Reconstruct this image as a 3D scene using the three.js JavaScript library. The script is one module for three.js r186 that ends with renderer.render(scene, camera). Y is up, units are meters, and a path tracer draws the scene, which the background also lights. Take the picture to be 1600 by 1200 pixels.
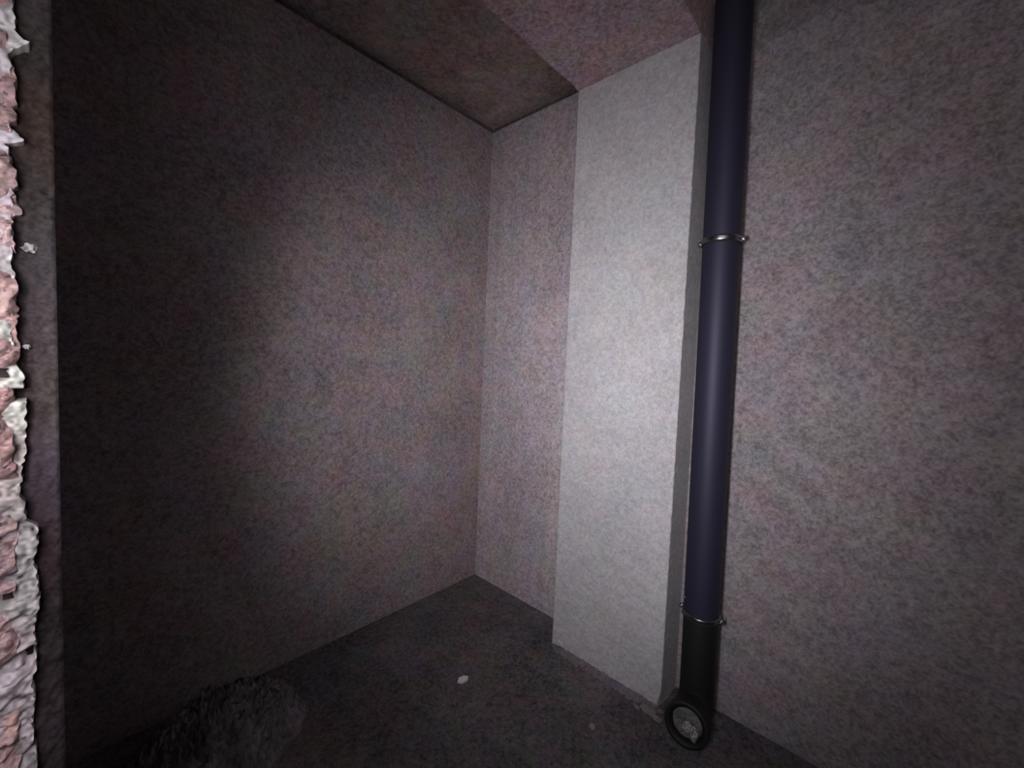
import * as THREE from 'three';
import { mergeGeometries, mergeVertices } from 'three/addons/utils/BufferGeometryUtils.js';

// ---------------------------------------------------------------- camera, light, exposure
const scene = new THREE.Scene();
scene.background = new THREE.Color(0.95, 0.89, 0.94);          // even fill light added behind the viewer, reaching in only through the hole
const camera = new THREE.PerspectiveCamera(85.34, 1600 / 1200, 0.02, 50);
camera.position.set(1.4883, 1.0887, 1.4116);
camera.rotation.set(-0.0579, 0.7412, 0.0443, 'YXZ');
const renderer = new THREE.WebGLRenderer({ antialias: true });
renderer.toneMapping = THREE.LinearToneMapping;
renderer.toneMappingExposure = 1.06;
renderer.shadowMap.enabled = true;

const LAMP = new THREE.Vector3(1.345, 1.1, 1.514);          // the hand torch beside the camera
const AIM = new THREE.Vector3(0.53, 1.01, 0.05);
const beam = new THREE.SpotLight(new THREE.Color(1.0, 0.955, 1.015), 6.5, 0, THREE.MathUtils.degToRad(48), 0.82, 2);
const spill = new THREE.PointLight(new THREE.Color(1.0, 0.94, 0.98), 0.25, 0, 2);

// ---------------------------------------------------------------- helpers
function rng(seed) { let s = seed >>> 0; return () => { s = (s + 0x6d2b79f5) | 0; let t = Math.imul(s ^ (s >>> 15), 1 | s); t = (t + Math.imul(t ^ (t >>> 7), 61 | t)) ^ t; return ((t ^ (t >>> 14)) >>> 0) / 4294967296; }; }
function lattice(n, seed) {                                // smooth tiling noise in -1..1 over u, v in 0..1
  const r = rng(seed), a = new Float32Array(n * n); for (let i = 0; i < a.length; i++) a[i] = r() * 2 - 1;
  return (u, v) => {
    let x = (u - Math.floor(u)) * n, y = (v - Math.floor(v)) * n; let i = x | 0, j = y | 0; x -= i; y -= j; if (i >= n) i = n - 1; if (j >= n) j = n - 1;
    const i1 = (i + 1) % n, j1 = (j + 1) % n; x = x * x * (3 - 2 * x); y = y * y * (3 - 2 * y);
    const p = a[j * n + i], q = a[j * n + i1], s = a[j1 * n + i], t = a[j1 * n + i1];
    return p + (q - p) * x + (s - p + (p - q - s + t) * x) * y;
  };
}
const N3 = lattice(64, 901), N3b = lattice(64, 902);
function noise3(x, y, z) { return 0.6 * N3(x * 0.37 + z * 0.21, y * 0.37 - z * 0.13) + 0.4 * N3b(y * 0.61 - x * 0.17, z * 0.61 + x * 0.29); }
const toByte = (c) => { c = Math.min(1, Math.max(0, c)); return 255 * (c <= 0.0031308 ? 12.92 * c : 1.055 * Math.pow(c, 1 / 2.4) - 0.055); };
function makeMap(size, fn) {                               // fn(u, v, out) gives linear colour; u to the right, v upward
  const d = new Uint8Array(size * size * 4), o = [0, 0, 0];
  for (let j = 0; j < size; j++) for (let i = 0; i < size; i++) {
    fn((i + 0.5) / size, (j + 0.5) / size, o); const k = (j * size + i) * 4;
    d[k] = toByte(o[0]); d[k + 1] = toByte(o[1]); d[k + 2] = toByte(o[2]); d[k + 3] = 255;
  }
  const t = new THREE.DataTexture(d, size, size, THREE.RGBAFormat); t.wrapS = t.wrapT = THREE.RepeatWrapping;
  t.magFilter = THREE.LinearFilter; t.minFilter = THREE.LinearMipmapLinearFilter; t.generateMipmaps = true; t.colorSpace = THREE.SRGBColorSpace; t.needsUpdate = true; return t;
}
// a mineral surface: base colour, sand grain and mottled stains of several tints
function mineral(size, seed, base, { grain = 0.3, cloud = 0.12, tint = 0.12, metres = 2, extra, cell = 0.0044 } = {}) {
  const f = (cell) => Math.max(4, Math.round(metres / cell));
  const g1 = lattice(f(cell), seed + 1), g2 = lattice(f(cell * 2.2), seed + 2), c1 = lattice(f(0.06), seed + 3), c2 = lattice(f(0.2), seed + 4), c3 = lattice(f(0.02), seed + 5);
  const ta = lattice(f(0.055), seed + 6), tb = lattice(f(0.07), seed + 7), tc = lattice(f(0.045), seed + 8), td = lattice(f(0.12), seed + 9);
  return makeMap(size, (u, v, o) => {
    let l = 1 + grain * (0.62 * g1(u, v) + 0.5 * g2(u, v)) + cloud * (0.45 * c1(u, v) + 0.6 * c2(u, v) + 0.35 * c3(u, v));
    if (extra) l *= extra(u, v);
    const a = ta(u, v), b = tb(u, v), c = tc(u, v), d = td(u, v);
    o[0] = base[0] * l * (1 + tint * (0.9 * a + 0.5 * d));
    o[1] = base[1] * l * (1 + tint * (0.55 * b - 0.3 * a));
    o[2] = base[2] * l * (1 + tint * (0.95 * c - 0.5 * d));
  });
}
function surface(map, rough = 0.95, o = {}) { return new THREE.MeshStandardMaterial({ map, roughness: rough, metalness: 0, ...o }); }
const counts = {};
function numbered(name) { const n = counts[name] = (counts[name] ?? -1) + 1; return n ? name + '_' + String(n).padStart(3, '0') : name; }
function mesh(name, geo, mat, parent = scene) {
  const m = new THREE.Mesh(geo, mat); m.name = numbered(name); m.castShadow = m.receiveShadow = true; parent.add(m); return m;
}
function thing(name, label, category, [x, y, z] = [0, 0, 0], group) {
  const g = new THREE.Group(); g.name = numbered(name); g.position.set(x, y, z); scene.add(g); g.userData = { label, category }; if (group) g.userData.group = group; return g;
}
function tag(o, label, category, group) { o.userData.label = label; o.userData.category = category; if (group) o.userData.group = group; return o; }
const struct = (o) => { o.userData.kind = 'structure'; return o; };
function worldUV(geo, metres = 2) {                        // uv in metres / tile by the dominant direction of each face
  const g = geo.index ? geo.toNonIndexed() : geo, p = g.attributes.position, uv = new Float32Array(p.count * 2), a = new THREE.Vector3(), b = new THREE.Vector3(), c = new THREE.Vector3();
  for (let i = 0; i < p.count; i += 3) {
    a.fromBufferAttribute(p, i); b.fromBufferAttribute(p, i + 1); c.fromBufferAttribute(p, i + 2);
    const n = b.clone().sub(a).cross(c.clone().sub(a)); const ax = Math.abs(n.x), ay = Math.abs(n.y), az = Math.abs(n.z);
    [a, b, c].forEach((q, k) => { const [s, t] = ay >= ax && ay >= az ? [q.x, q.z] : ax >= az ? [q.z, q.y] : [q.x, q.y]; uv[(i + k) * 2] = s / metres; uv[(i + k) * 2 + 1] = t / metres; });
  }
  g.setAttribute('uv', new THREE.BufferAttribute(uv, 2)); return g;
}
function box(x0, y0, z0, x1, y1, z1, seg = [1, 1, 1], metres = 2) {
  const g = new THREE.BoxGeometry(x1 - x0, y1 - y0, z1 - z0, ...seg); g.translate((x0 + x1) / 2, (y0 + y1) / 2, (z0 + z1) / 2); return worldUV(g, metres);
}
function rock(radius, seed, squash = [1, 1, 1], detail = 2, rough = 0.35) {
  let g = new THREE.IcosahedronGeometry(1, detail); g.deleteAttribute('uv'); g.deleteAttribute('normal'); g = mergeVertices(g, 1e-4); const p = g.attributes.position;
  for (let i = 0; i < p.count; i++) {
    const x = p.getX(i), y = p.getY(i), z = p.getZ(i), k = 1 + rough * noise3(x * 0.9 + seed * 1.7, y * 0.9 + seed, z * 0.9 - seed * 0.6) + rough * 0.4 * noise3(x * 2.4 - seed, y * 2.4, z * 2.4 + seed);
    p.setXYZ(i, x * k * radius * squash[0], y * k * radius * squash[1], z * k * radius * squash[2]);
  }
  g = g.toNonIndexed(); g.computeVertexNormals(); g.computeBoundingBox(); g.translate(0, -g.boundingBox.min.y, 0); return worldUV(g, 0.5);
}
// grid of points (rows by columns) to a surface
function gridSurface(rows, cols, at) {
  const pos = new Float32Array((rows + 1) * (cols + 1) * 3), uv = new Float32Array((rows + 1) * (cols + 1) * 2), idx = [], o = [0, 0, 0, 0, 0];
  for (let j = 0; j <= rows; j++) for (let i = 0; i <= cols; i++) { at(i / cols, j / rows, o, i, j); const k = j * (cols + 1) + i; pos.set(o.slice(0, 3), k * 3); uv[k * 2] = o[3]; uv[k * 2 + 1] = o[4]; }
  for (let j = 0; j < rows; j++) for (let i = 0; i < cols; i++) { const a = j * (cols + 1) + i, b = a + 1, c = a + cols + 1, d = c + 1; idx.push(a, b, c, b, d, c); }
  const g = new THREE.BufferGeometry(); g.setAttribute('position', new THREE.BufferAttribute(pos, 3)); g.setAttribute('uv', new THREE.BufferAttribute(uv, 2)); g.setIndex(idx); g.computeVertexNormals(); return g;
}

// ---------------------------------------------------------------- materials
const streakA = lattice(90, 31), streakB = lattice(9, 32), swirl = lattice(14, 33);
// back wall: skim coat with vertical trowel runs on the left part and sweeping arcs on the right part; one tile spans 2.6 m
const wallBackMap = mineral(2048, 100, [0.30, 0.262, 0.275], {
  metres: 2.6, grain: 0.44, cloud: 0.15, tint: 0.07,
  extra: (u, v) => {
    const x = u * 2.6, y = v * 2.6; let k = x < 0.8 ? 1.24 : 0.9; // light painted in: bay left of the pillar brightened, right bay dimmed
    if (x > 0.8 && y > 2.045 + 0.02 * swirl(u * 2, v * 2)) k *= 0.82; // bare strip above the coat
    const w = x < 0.75 ? 1 : 0.35; k += w * 0.10 * streakA(u * 0.9, v * 0.05 + 0.3);
    if (x > 1.12) {
      const dx = x - 1.62 + 0.05 * swirl(u, v), dy = y - 1.05, r = Math.hypot(dx, dy);
      k += 0.07 * Math.sin(r * 58 + 3 * swirl(u * 1.3, v * 1.3)) * Math.max(0, swirl(v, u) + 0.35);
    }
    return k;
  },
});
const wallLeftMap = mineral(2048, 200, [0.265, 0.222, 0.229], { grain: 0.48, cloud: 0.18, tint: 0.11 });
const pillarMap = mineral(2048, 300, [0.45, 0.436, 0.447], { grain: 0.23, cloud: 0.09, tint: 0.035 });
const ceilingMap = mineral(2048, 400, [0.4, 0.305, 0.33], { grain: 0.46, cloud: 0.2, tint: 0.11 });
const slabShadeMap = mineral(1024, 450, [0.31, 0.243, 0.226], { grain: 0.4, cloud: 0.34, tint: 0.13, cell: 0.006 }); // ceiling; shade beside the beam put into a darker, browner colour
const floorMap = mineral(2048, 500, [0.1, 0.087, 0.091], { grain: 0.62, cloud: 0.36, tint: 0.14 });
const brickMap = mineral(1024, 600, [0.42, 0.275, 0.275], { metres: 0.5, cell: 0.0019, grain: 0.8, cloud: 0.5, tint: 0.12, extra: (u, v) => 1 + 0.25 * streakA(u * 0.5, v * 0.5) });
const mortarMap = mineral(1024, 700, [0.43, 0.4, 0.408], { metres: 0.5, cell: 0.0019, grain: 0.85, cloud: 0.5, tint: 0.08 });
const coatMap = mineral(1024, 800, [0.046, 0.036, 0.038], { metres: 0.5, cell: 0.0014, grain: 0.5, cloud: 0.35, tint: 0.22 });
const M = {
  wallBack: surface(wallBackMap), wallLeft: surface(wallLeftMap), pillar: surface(pillarMap, 0.9), ceiling: surface(ceilingMap), slab: surface(slabShadeMap), floor: surface(floorMap, 0.97),
  brick: [0xffffff, 0xf0e6e2, 0xffe9e4].map((c) => surface(brickMap, 0.95, { color: c })), mortar: surface(mortarMap), coat: new THREE.MeshPhysicalMaterial({ map: coatMap, roughness: 1, specularIntensity: 0.15 }),
  pipe: new THREE.MeshPhysicalMaterial({ color: new THREE.Color(0.02, 0.019, 0.036), roughness: 0.56, specularIntensity: 0.9, specularColor: new THREE.Color(0.8, 0.78, 1.0) }),
  darkPipe: new THREE.MeshPhysicalMaterial({ color: new THREE.Color(0.007, 0.007, 0.007), roughness: 0.65 }),
  clamp: new THREE.MeshStandardMaterial({ color: new THREE.Color(0.34, 0.34, 0.36), roughness: 0.26, metalness: 1 }),
  rubber: new THREE.MeshStandardMaterial({ color: new THREE.Color(0.012, 0.012, 0.012), roughness: 0.8 }),
  white: new THREE.MeshStandardMaterial({ color: new THREE.Color(0.72, 0.66, 0.64), roughness: 0.85 }),
  pink: new THREE.MeshStandardMaterial({ color: new THREE.Color(0.30, 0.2, 0.24), roughness: 0.9 }),
};

// ---------------------------------------------------------------- the room
const H = 2.2, LOW = 2.0655, XR = 2.9, ZF = 1.4116, T = 0.15;
struct(mesh('floor', box(-T, -0.12, -T, XR + T, 0, 2.2), M.floor));
const GAP = 0.04, COAT = 0.034;                            // the coat stops short of the ceiling; recessed joint added to hold shade
const wallBack = struct(new THREE.Group()); wallBack.name = 'wall_back'; scene.add(wallBack);
mesh('masonry', box(-T, 0, -T, XR, H + 0.12, -COAT, [1, 1, 1], 2.6), M.floor, wallBack);  // dark floor colour deepens the shade in the joint
mesh('plaster', box(-COAT, 0, -COAT, 0.7, H - GAP, 0, [1, 1, 1], 2.6), M.wallBack, wallBack);
mesh('plaster', box(0.7, 0, -COAT, XR, H, 0, [1, 1, 1], 2.6), M.wallBack, wallBack);
const wallLeft = struct(new THREE.Group()); wallLeft.name = 'wall_left'; scene.add(wallLeft);
mesh('masonry', box(-T, 0, -COAT, -COAT, H + 0.12, ZF + T), M.floor, wallLeft);
mesh('plaster', box(-COAT, 0, 0, 0, H - GAP, ZF + T), M.wallLeft, wallLeft);
struct(mesh('wall_right', box(XR, 0, -T, XR + T, H + 0.12, ZF + T), M.wallLeft));
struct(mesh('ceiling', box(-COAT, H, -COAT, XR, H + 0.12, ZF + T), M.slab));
{ // concrete beam over the pillar, running from the back wall to the wall with the hole; its arrises are slightly uneven
  const x0 = 0.5795, x1 = 1.002, g = new THREE.BoxGeometry(x1 - x0, H - LOW, ZF, 2, 1, 60); g.translate((x0 + x1) / 2, (H + LOW) / 2, ZF / 2);
  const p = g.attributes.position; for (let i = 0; i < p.count; i++) if (Math.abs(p.getX(i) - (x0 + x1) / 2) > 0.1 && p.getY(i) < LOW + 0.01) { const n = noise3(p.getZ(i) * 9, 3, p.getX(i)); p.setX(i, p.getX(i) + 0.004 * n); p.setY(i, LOW + 0.0015 * n); }
  tag(mesh('ceiling_beam', worldUV(g), M.ceiling), 'shallow concrete beam under the ceiling, resting on the pale pillar', 'beam');
}

// front wall: the camera looks in through a hole broken in it
const JX = 1.088;                                           // broken end of the masonry, left of the camera
const front = struct(new THREE.Group()); front.name = 'wall_front'; scene.add(front);
const mm = lattice(512, 41), mm2 = lattice(180, 42), mm3 = lattice(60, 43);
const jag = (y, s = 0) => 0.0011 * mm(y * 0.9, s + 0.11) + 0.0016 * mm2(y, s + 0.37) + 0.001 * mm3(y * 1.2, s);
function track(y, pts) { for (let i = 1; i < pts.length; i++) if (y <= pts[i][0]) { const [a, p] = pts[i - 1], [b, q] = pts[i]; const t = Math.max(0, (y - a) / (b - a)); return p + (q - p) * t; } return pts[pts.length - 1][1]; }
// depth from the inner wall face to the ragged edge of the pale mortar, by height
const edgeTrack = [[0, 0.013], [0.86, 0.0135], [0.9, 0.013], [0.915, 0.0105], [0.965, 0.0112], [0.978, 0.016], [1.0, 0.0155], [1.02, 0.0145], [1.065, 0.0148], [1.075, 0.018], [1.19, 0.0182], [1.205, 0.0185], [1.2095, 0.0105], [1.215, 0.017], [1.245, 0.0178], [1.262, 0.016], [1.268, 0.0095], [1.272, 0.0165], [2.3, 0.016]];
const rough = (y, z) => 0.0017 * mm(y * 0.9, z * 0.9) + 0.0022 * mm2(y * 1.1, z * 1.1) + 0.003 * mm3(y, z);
// cut end of the plaster coat, dark and set back behind the mortar
mesh('plaster_coat', mergeGeometries([
  gridSurface(900, 22, (u, v, o, i) => { const y = v * H, z = ZF + u * 0.026; o[0] = JX - 0.0105 + 0.6 * rough(y, z + 0.4) - (i === 0 ? 0.0015 : 0); o[1] = y; o[2] = z; o[3] = z / 0.5; o[4] = y / 0.5; }).toNonIndexed(),
  (() => { const g = box(0, 0, ZF, JX - 0.031, H, ZF + 0.013, [1, 1, 1], 0.5); g.computeVertexNormals(); return g; })(),
  gridSurface(900, 2, (u, v, o) => { const y = v * H; o[0] = JX - 0.012 - 0.02 * (1 - u) + 0.6 * rough(y, ZF + 0.4) * u; o[1] = y; o[2] = ZF + 0.0002; o[3] = o[0] / 0.5; o[4] = y / 0.5; }).toNonIndexed(),
]), M.coat, front);
// joints where mortar has fallen out: [height, half height, from depth, to depth]
const gaps = [[0.9245, 0.0045, 0.0205, 0.06], [1.0665, 0.0028, 0.021, 0.06], [1.0535, 0.0028, 0.013, 0.0225], [1.237, 0.003, 0.0165, 0.019], [1.2285, 0.004, 0.0168, 0.0192], [0.882, 0.004, 0.0135, 0.0175]];
mesh('mortar', gridSurface(1700, 34, (u, v, o, i) => {
  const y = v * H, zE = track(y, edgeTrack) + jag(y), uu = Math.max(0, i - 2) / 32, z = ZF + zE + uu * uu * (0.13 - zE);
  let x = JX + 0.9 * rough(y, z) - 0.002; const dz = z - ZF;
  for (const [gy, gh, a, b] of gaps) { const t = Math.abs(y - gy) / gh; if (t < 1.25 && dz > a && dz < b) x -= 0.016 * Math.min(1, 5 * (1.25 - t)); }
  if (i === 0) x = JX - 0.06; else if (i === 1) x -= 0.002;
  o[0] = x; o[1] = y; o[2] = z; o[3] = z / 0.5; o[4] = y / 0.5;
}), M.mortar, front);
mesh('masonry_core', box(0, 0, ZF + 0.0135, JX - 0.055, H, ZF + 0.13, [1, 1, 1], 0.5), M.mortar, front);
{ // bricks of the broken end, one per course
  const r = rng(77);
  for (let k = -13; k <= 17; k++) {
    const yc = 0.959 + 0.0705 * k, y0 = Math.max(0, yc - 0.0288), y1 = Math.min(H, yc + 0.0288); if (y1 - y0 < 0.02) continue;
    const near = yc > 0.75 && yc < 1.36, len = 0.1, g = new THREE.BoxGeometry(0.09, y1 - y0, len, near ? 6 : 2, near ? 40 : 6, near ? 60 : 8), p = g.attributes.position, out = (r() - 0.5) * 0.004;
    const lo = yc < 1.06 ? 0.0192 : 0.0166;
    for (let i = 0; i < p.count; i++) {
      let x = p.getX(i), y = p.getY(i) + (y0 + y1) / 2, z = p.getZ(i) + len / 2 + lo; const e = Math.max(Math.abs(p.getY(i)) / ((y1 - y0) / 2) - 0.72, 0) / 0.28;
      const s = Math.max(0, 1 - (z - lo) / 0.008);
      if (x > 0.044) x += 1.4 * rough(y + 0.31, z + k * 0.13) + 0.0035 * N3(y * 2.1 + k * 0.3, z * 2.1) - 0.0035 * e * e - 0.003 * s * s;
      if (z < lo + 0.001) z += 1.1 * jag(y, 0.5) + 0.0015 * e;
      p.setXYZ(i, x, y + 0.4 * jag(x * 3 + z, 0.7), z);
    }
    g.translate(JX - 0.0435 + out, 0, ZF); g.computeVertexNormals();
    mesh('brick', worldUV(g, 0.5), M.brick[Math.floor(r() * 3)], front);
  }
  // pale fleck of mortar stuck on the plaster edge, and a few crumbs
  for (const [y, dz, s] of [[1.1455, 0.0112, 0.0026], [1.083, 0.0135, 0.0014]]) {
    const g = rock(s, y * 40, [1, 1.1, 1.2], 2, 0.5); g.translate(JX - 0.0095, y - s, ZF + dz); mesh('mortar_crumb', g, M.mortar, front);
  }
}
// right stub of the broken wall behind the camera, a low ledge
mesh('wall_stub', box(1.2, 0, 1.548, 2.1, 1.012, 1.72, [1, 1, 1], 2), M.wallLeft, front);
mesh('wall_stub', box(2.1, 0, ZF, XR, LOW, ZF + 0.145, [1, 1, 1], 2), M.wallLeft, front);

// ---------------------------------------------------------------- pillar
{
  const t = thing('pillar', 'tall pale plastered pillar projecting from the back wall, left of the dark drainpipe', 'pillar');
  const d = 0.1302, rows = 150, ring = [];
  const left = (y) => 0.5848 + (0.5763 - 0.5848) * y / LOW, right = (y) => 1.0142 + (1.0006 - 1.0142) * y / LOW;
  const c = 0.0025; // small chamfer at both front arrises
  const P = [[0, 0.0], [0, 0.5], [0, 1]];
  const pts = (y) => {
    const l = left(y), r = right(y), w = 0.0016 * noise3(y * 8, 5, 2) + 0.0006 * noise3(y * 22, 1, 7), w2 = 0.0016 * noise3(y * 5, 9, 4) + 0.0005 * noise3(y * 15, 8, 1) + (y < 0.05 ? -0.012 * (1 - y / 0.05) : 0);
    const a = [[l, 0.0], [l + w, d * 0.5], [l + w, d - c], [l + w + c, d]];
    for (let i = 1; i < 12; i++) { const s = i / 12; a.push([l + (r - l) * s, d + 0.0012 * noise3(s * 3.1, y * 2.7, 11)]); }
    a.push([r + w2 - c, d], [r + w2, d - c], [r + w2 * 0.4, d * 0.8], [r, d * 0.5], [r, 0.0]); return a;
  };
  const n = pts(1).length - 1;
  const g = gridSurface(rows, n, (u, v, o, i) => { const y = v * LOW, q = pts(y)[i]; o[0] = q[0]; o[1] = y; o[2] = q[1]; });
  const m = worldUV(g); m.computeVertexNormals();
  // flat faces with crisp arrises
  mesh('shaft', m, M.pillar, t);
  for (const [x, y, s] of [[0.62, 0.012, 0.011], [0.9, 0.0, 0.008]]) { const q = rock(s, x * 30, [1.6, 0.8, 0.5], 2, 0.4); q.translate(x, y, d - 0.001); mesh('plaster_lump', q, M.pillar, t); }
}

// ---------------------------------------------------------------- drainpipe
{
  const R = 0.0505, at = (y) => new THREE.Vector3(1.108 - 0.0165 * y, y, 0.083);
  const t = thing('drainpipe', 'dark vertical drainpipe with two metal clamps running down beside the pale pillar', 'drainpipe');
  const seg = (name, y0, y1, r, mat) => { const a = at(y0), b = at(y1), g = new THREE.CylinderGeometry(r, r, a.distanceTo(b), 72, 1, false); const m = mesh(name, g, mat, t); m.position.copy(a).lerp(b, 0.5); m.quaternion.setFromUnitVectors(new THREE.Vector3(0, 1, 0), b.clone().sub(a).normalize()); return m; };
  seg('pipe_length', 0.33, H - 0.001, R, M.pipe);
  seg('pipe_length', 0.13, 0.332, R * 0.985, M.darkPipe).userData.label = 'blackened lowest length of pipe';
  const clampAt = (y, k) => {
    const c = new THREE.Group(); c.name = numbered('pipe_clamp'); c.position.copy(at(y)); t.add(c);
    const prof = [[R + 0.0002, -0.008], [R + 0.0032, -0.008], [R + 0.0042, -0.005], [R + 0.0045, 0], [R + 0.0042, 0.005], [R + 0.0032, 0.008], [R + 0.0002, 0.008]].map(([a, b]) => new THREE.Vector2(a * 1, b * k));
    mesh('band', new THREE.LatheGeometry(prof, 80), M.clamp, c);
    mesh('rubber_liner', new THREE.TorusGeometry(R + 0.0022, 0.0024, 10, 80).rotateX(Math.PI / 2).translate(0, -0.0095 * k, 0), M.rubber, c);
    for (const s of [-1, 1]) {
      const ear = new THREE.BoxGeometry(0.011, 0.015 * k, 0.006).translate(s * (R + 0.0075), 0, 0.003); mesh('ear', ear, M.clamp, c);
      const b = mesh('bolt', mergeGeometries([new THREE.CylinderGeometry(0.0042, 0.0042, 0.006, 6).rotateX(Math.PI / 2).translate(0, 0, 0.009), new THREE.CylinderGeometry(0.0024, 0.0024, 0.03, 10).rotateX(Math.PI / 2)]), M.clamp, c);
      b.position.set(s * (R + 0.008), 0, 0);
    }
    mesh('wall_rod', new THREE.CylinderGeometry(0.005, 0.005, 0.034, 12).rotateX(Math.PI / 2).translate(0, 0, -R - 0.0155), M.clamp, c);
    return c;
  };
  clampAt(1.463, 1); clampAt(0.338, 0.75);
  { const b = mesh('bolt', new THREE.SphereGeometry(0.0042, 14, 10), M.clamp, t); b.position.copy(at(0.382)).add(new THREE.Vector3(-R * 0.83, 0, R * 0.58)); }
  // foot bend whose open socket faces into the room, stopped with rough mortar
  const curve = new THREE.CatmullRomCurve3([at(0.14), at(0.11), new THREE.Vector3(1.108, 0.075, 0.092), new THREE.Vector3(1.111, 0.061, 0.122), new THREE.Vector3(1.115, 0.062, 0.165)]);
  const elbow = mesh('elbow', new THREE.TubeGeometry(curve, 40, R * 0.985, 56), M.darkPipe, t);
  const dir = new THREE.Vector3(0.1, 0.16, 1).normalize(), c0 = new THREE.Vector3(1.1155, 0.058, 0.163), q = new THREE.Quaternion().setFromUnitVectors(new THREE.Vector3(0, 1, 0), dir);
  const rim = mesh('socket_rim', new THREE.LatheGeometry([[0.049, 0], [0.0575, 0.002], [0.0595, 0.008], [0.059, 0.034], [0.0605, 0.04], [0.0595, 0.046], [0.053, 0.0465], [0.049, 0.043], [0.042, 0.036], [0.041, 0.012], [0.0, 0.01]].map(([a, b]) => new THREE.Vector2(a, b)), 72), M.darkPipe, t);
  rim.position.copy(c0); rim.quaternion.copy(q);
  const plugG = gridSurface(20, 48, (u, v, o) => { const a = u * Math.PI * 2, r = 0.0415 * (1 - v); o[0] = r * Math.cos(a); o[2] = -r * Math.sin(a); o[1] = 0.026 + (0.012 * noise3(o[0] * 30, o[2] * 30, 4) + 0.004 * noise3(o[0] * 110, 2, o[2] * 110)) * (v > 0 ? 1 : 0.3); o[3] = o[0] * 2; o[4] = o[2] * 2; });
  const plug = mesh('mortar_plug', plugG, surface(mineral(512, 950, [0.11, 0.108, 0.1], { metres: 0.5, grain: 0.5, cloud: 0.5, tint: 0.1 })), t); plug.position.copy(c0); plug.quaternion.copy(q); plug.userData.label = 'rough grey mortar filling the socket';
  for (const [x, z, s, sd, sq] of [[0.002, 0.008, 0.0125, 3, [1, 0.8, 1.2]], [0.024, 0.016, 0.0135, 8, [0.75, 0.9, 1.35]], [-0.02, -0.012, 0.012, 5, [1.2, 0.5, 1]]]) {
    const g = rock(s, sd, sq, 1, 0.5); g.translate(x, 0.024, z); const ch = mesh('mortar_chunk', g, sd === 5 ? M.floor : M.mortar, t); ch.position.copy(c0); ch.quaternion.copy(q);
  }
}

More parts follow.
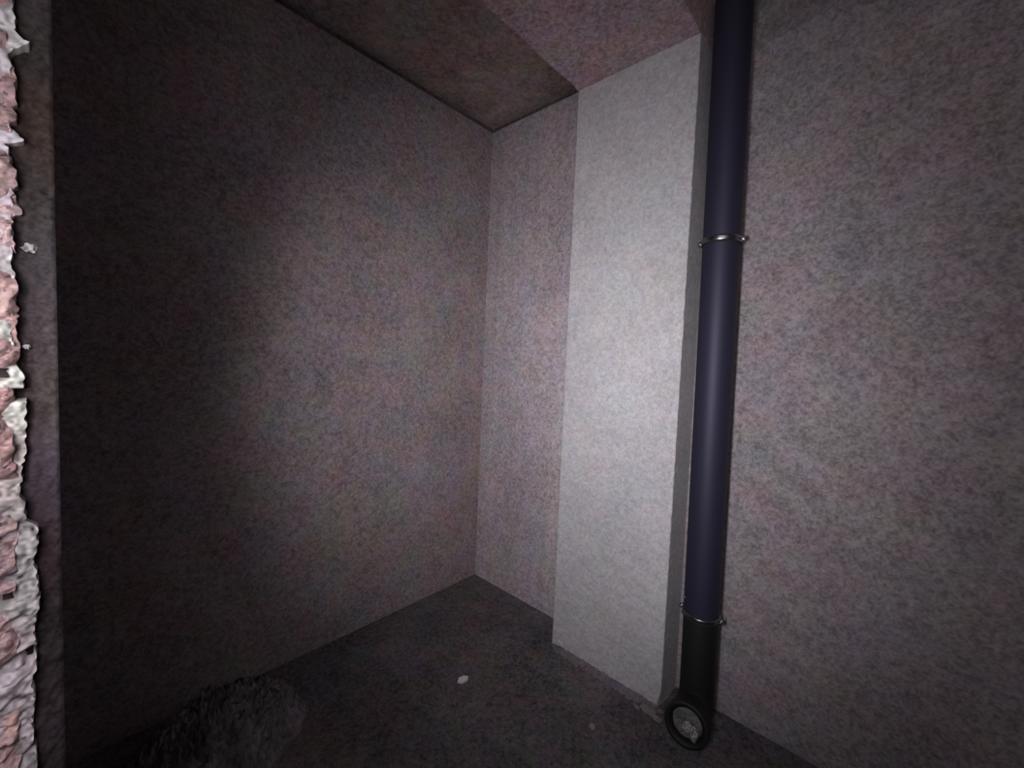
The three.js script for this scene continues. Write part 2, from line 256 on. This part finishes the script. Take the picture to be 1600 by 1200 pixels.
// ---------------------------------------------------------------- things on the floor
{
  const chip = tag(mesh('plaster_flake', (() => { const s = new THREE.Shape([[-0.017, -0.006], [-0.004, -0.012], [0.014, -0.004], [0.018, 0.007], [0.004, 0.012], [-0.012, 0.006]].map(([a, b]) => new THREE.Vector2(a, b))); return new THREE.ExtrudeGeometry(s, { depth: 0.006, bevelEnabled: true, bevelSize: 0.0015, bevelThickness: 0.0015, bevelSegments: 2 }).rotateX(-Math.PI / 2).translate(0, 0.0015, 0); })(), M.white), 'small bright white flake lying alone on the dark floor in front of the corner', 'flake');
  chip.position.set(0.49, 0, 0.501); chip.rotation.y = 1.0;
  const pc = tag(mesh('stone_chip', rock(0.0085, 12, [1.2, 0.7, 1], 2, 0.4), M.pink), 'tiny mauve chip on the floor in front of the pillar base', 'chip'); pc.position.set(0.898, 0, 0.345);
  // smear of old cement on the floor along the foot of the pillar
  const cement = tag(mesh('cement_smear', gridSurface(14, 80, (u, v, o) => { const x = 0.59 + u * 0.44, taper = Math.min(1, 0.25 + 8 * Math.min(u, 1 - u)), w = taper * (0.03 + 0.02 * noise3(x * 12, 3, 3) + 0.01 * noise3(x * 45, 1, 2)), z = 0.1312 + v * w, h = taper * (0.009 + 0.005 * noise3(x * 20, 6, 1)) * Math.pow(1 - v, 0.8) + (v < 1 ? 0.002 * noise3(x * 60, z * 60, 2) * (1 - v) : 0); o[0] = x; o[1] = Math.max(v === 1 ? -0.001 : 0.0004, h); o[2] = z; o[3] = x / 0.5; o[4] = z / 0.5; }), surface(mineral(512, 970, [0.15, 0.135, 0.14], { metres: 0.5, grain: 0.4, cloud: 0.4, tint: 0.15 }))), 'thin ragged smear of grey cement on the floor along the foot of the pillar', 'cement');
  const r = rng(5);
  const crumbM = surface(pillarMap, 0.95, { color: new THREE.Color(0.42, 0.4, 0.39) });
  const spots = [[0.993, 0.168, 0.017, 0.34], [1.026, 0.178, 0.011, 0.5], [0.962, 0.181, 0.007, 0.6]];
  const names = ['flat pale plaster crumb at the right corner of the pillar foot, largest of three', 'pale plaster crumb beside the pillar foot, nearest the open pipe socket', 'smallest pale plaster crumb in front of the right pillar corner'];
  spots.forEach(([x, z, q, k], i) => { const m = tag(mesh('plaster_crumb', rock(q, 20 + i, [1.3, k, 0.9], 3, 0.55), crumbM), names[i], 'crumb', 'plaster crumbs at the pillar foot'); m.position.set(x, 0, z); });
  // low heap of rubble in the dark left foreground
  const heap = thing('rubble_heap', 'dim low heap of grey rubble on the floor against the left wall, lower left', 'rubble', [0.185, 0, 1.13]);
  const hm = surface(mineral(1024, 990, [0.15, 0.138, 0.142], { metres: 1, grain: 0.6, cloud: 0.5, tint: 0.08 }));
  mesh('debris', gridSurface(40, 96, (u, v, o) => { const a = u * Math.PI * 2, k = 1 - v, e = 1 + 0.16 * N3(Math.cos(a) * 0.03 + 0.5, Math.sin(a) * 0.03 + 0.5) + 0.07 * N3(Math.cos(a) * 0.11 + 0.5, Math.sin(a) * 0.11 + 0.5); o[0] = 0.165 * k * e * Math.cos(a); o[2] = -0.225 * k * e * Math.sin(a); const b = 0.11 * Math.pow(Math.max(0, 1 - k * k), 0.85); o[1] = v === 0 ? 0 : b + 0.05 * b / 0.11 * noise3(o[0] * 16 + 3, o[2] * 16, 5) + 0.008 * noise3(o[0] * 60, 4, o[2] * 60) * Math.min(1, v * 4); o[3] = o[0]; o[4] = o[2]; }), hm, heap);
  for (let i = 0; i < 22; i++) { const a = r() * 6.28, k = 0.25 + 0.72 * r(), g = rock(0.008 + 0.018 * r() * r(), 40 + i, [1.2, 0.8, 1], 2, 0.4); const m = mesh('rubble_stone', g, hm, heap); m.position.set(0.13 * k * Math.cos(a), 0.1 * Math.pow(1 - k * k, 0.85) - 0.004, 0.19 * k * Math.sin(a)); }
}

// ---------------------------------------------------------------- the torch that lights the room (beside the camera, on the broken ledge)
{
  const dir = AIM.clone().sub(LAMP).normalize(), q = new THREE.Quaternion().setFromUnitVectors(new THREE.Vector3(0, 1, 0), dir);
  const t = thing('hand_lamp', 'black hand lamp with wide round lens on the low wall beside the viewer', 'lamp'); t.position.copy(LAMP).addScaledVector(dir, -0.006); t.quaternion.copy(q);
  mesh('body', new THREE.LatheGeometry([[0, -0.2], [0.03, -0.2], [0.034, -0.194], [0.034, -0.09], [0.06, -0.05], [0.082, -0.012], [0.084, -0.004], [0.084, 0], [0.079, 0], [0.078, -0.006], [0, -0.006]].map(([a, b]) => new THREE.Vector2(a, b)), 48), M.rubber, t);
  mesh('lens', new THREE.CylinderGeometry(0.0775, 0.0775, 0.002, 48).translate(0, -0.0045, 0), new THREE.MeshStandardMaterial({ color: 0x222222, emissive: new THREE.Color(1, 0.955, 1.0), emissiveIntensity: 1.5 }), t);
  beam.position.copy(LAMP); beam.target.position.copy(AIM); scene.add(beam, beam.target); spill.position.copy(LAMP).addScaledVector(dir, 0.004); scene.add(spill);
  for (const l of [beam, spill]) { l.castShadow = true; l.shadow.mapSize.set(2048, 2048); l.shadow.bias = -0.0006; l.shadow.radius = 4; l.shadow.camera.near = 0.03; l.shadow.camera.far = 6; }
}

renderer.render(scene, camera);
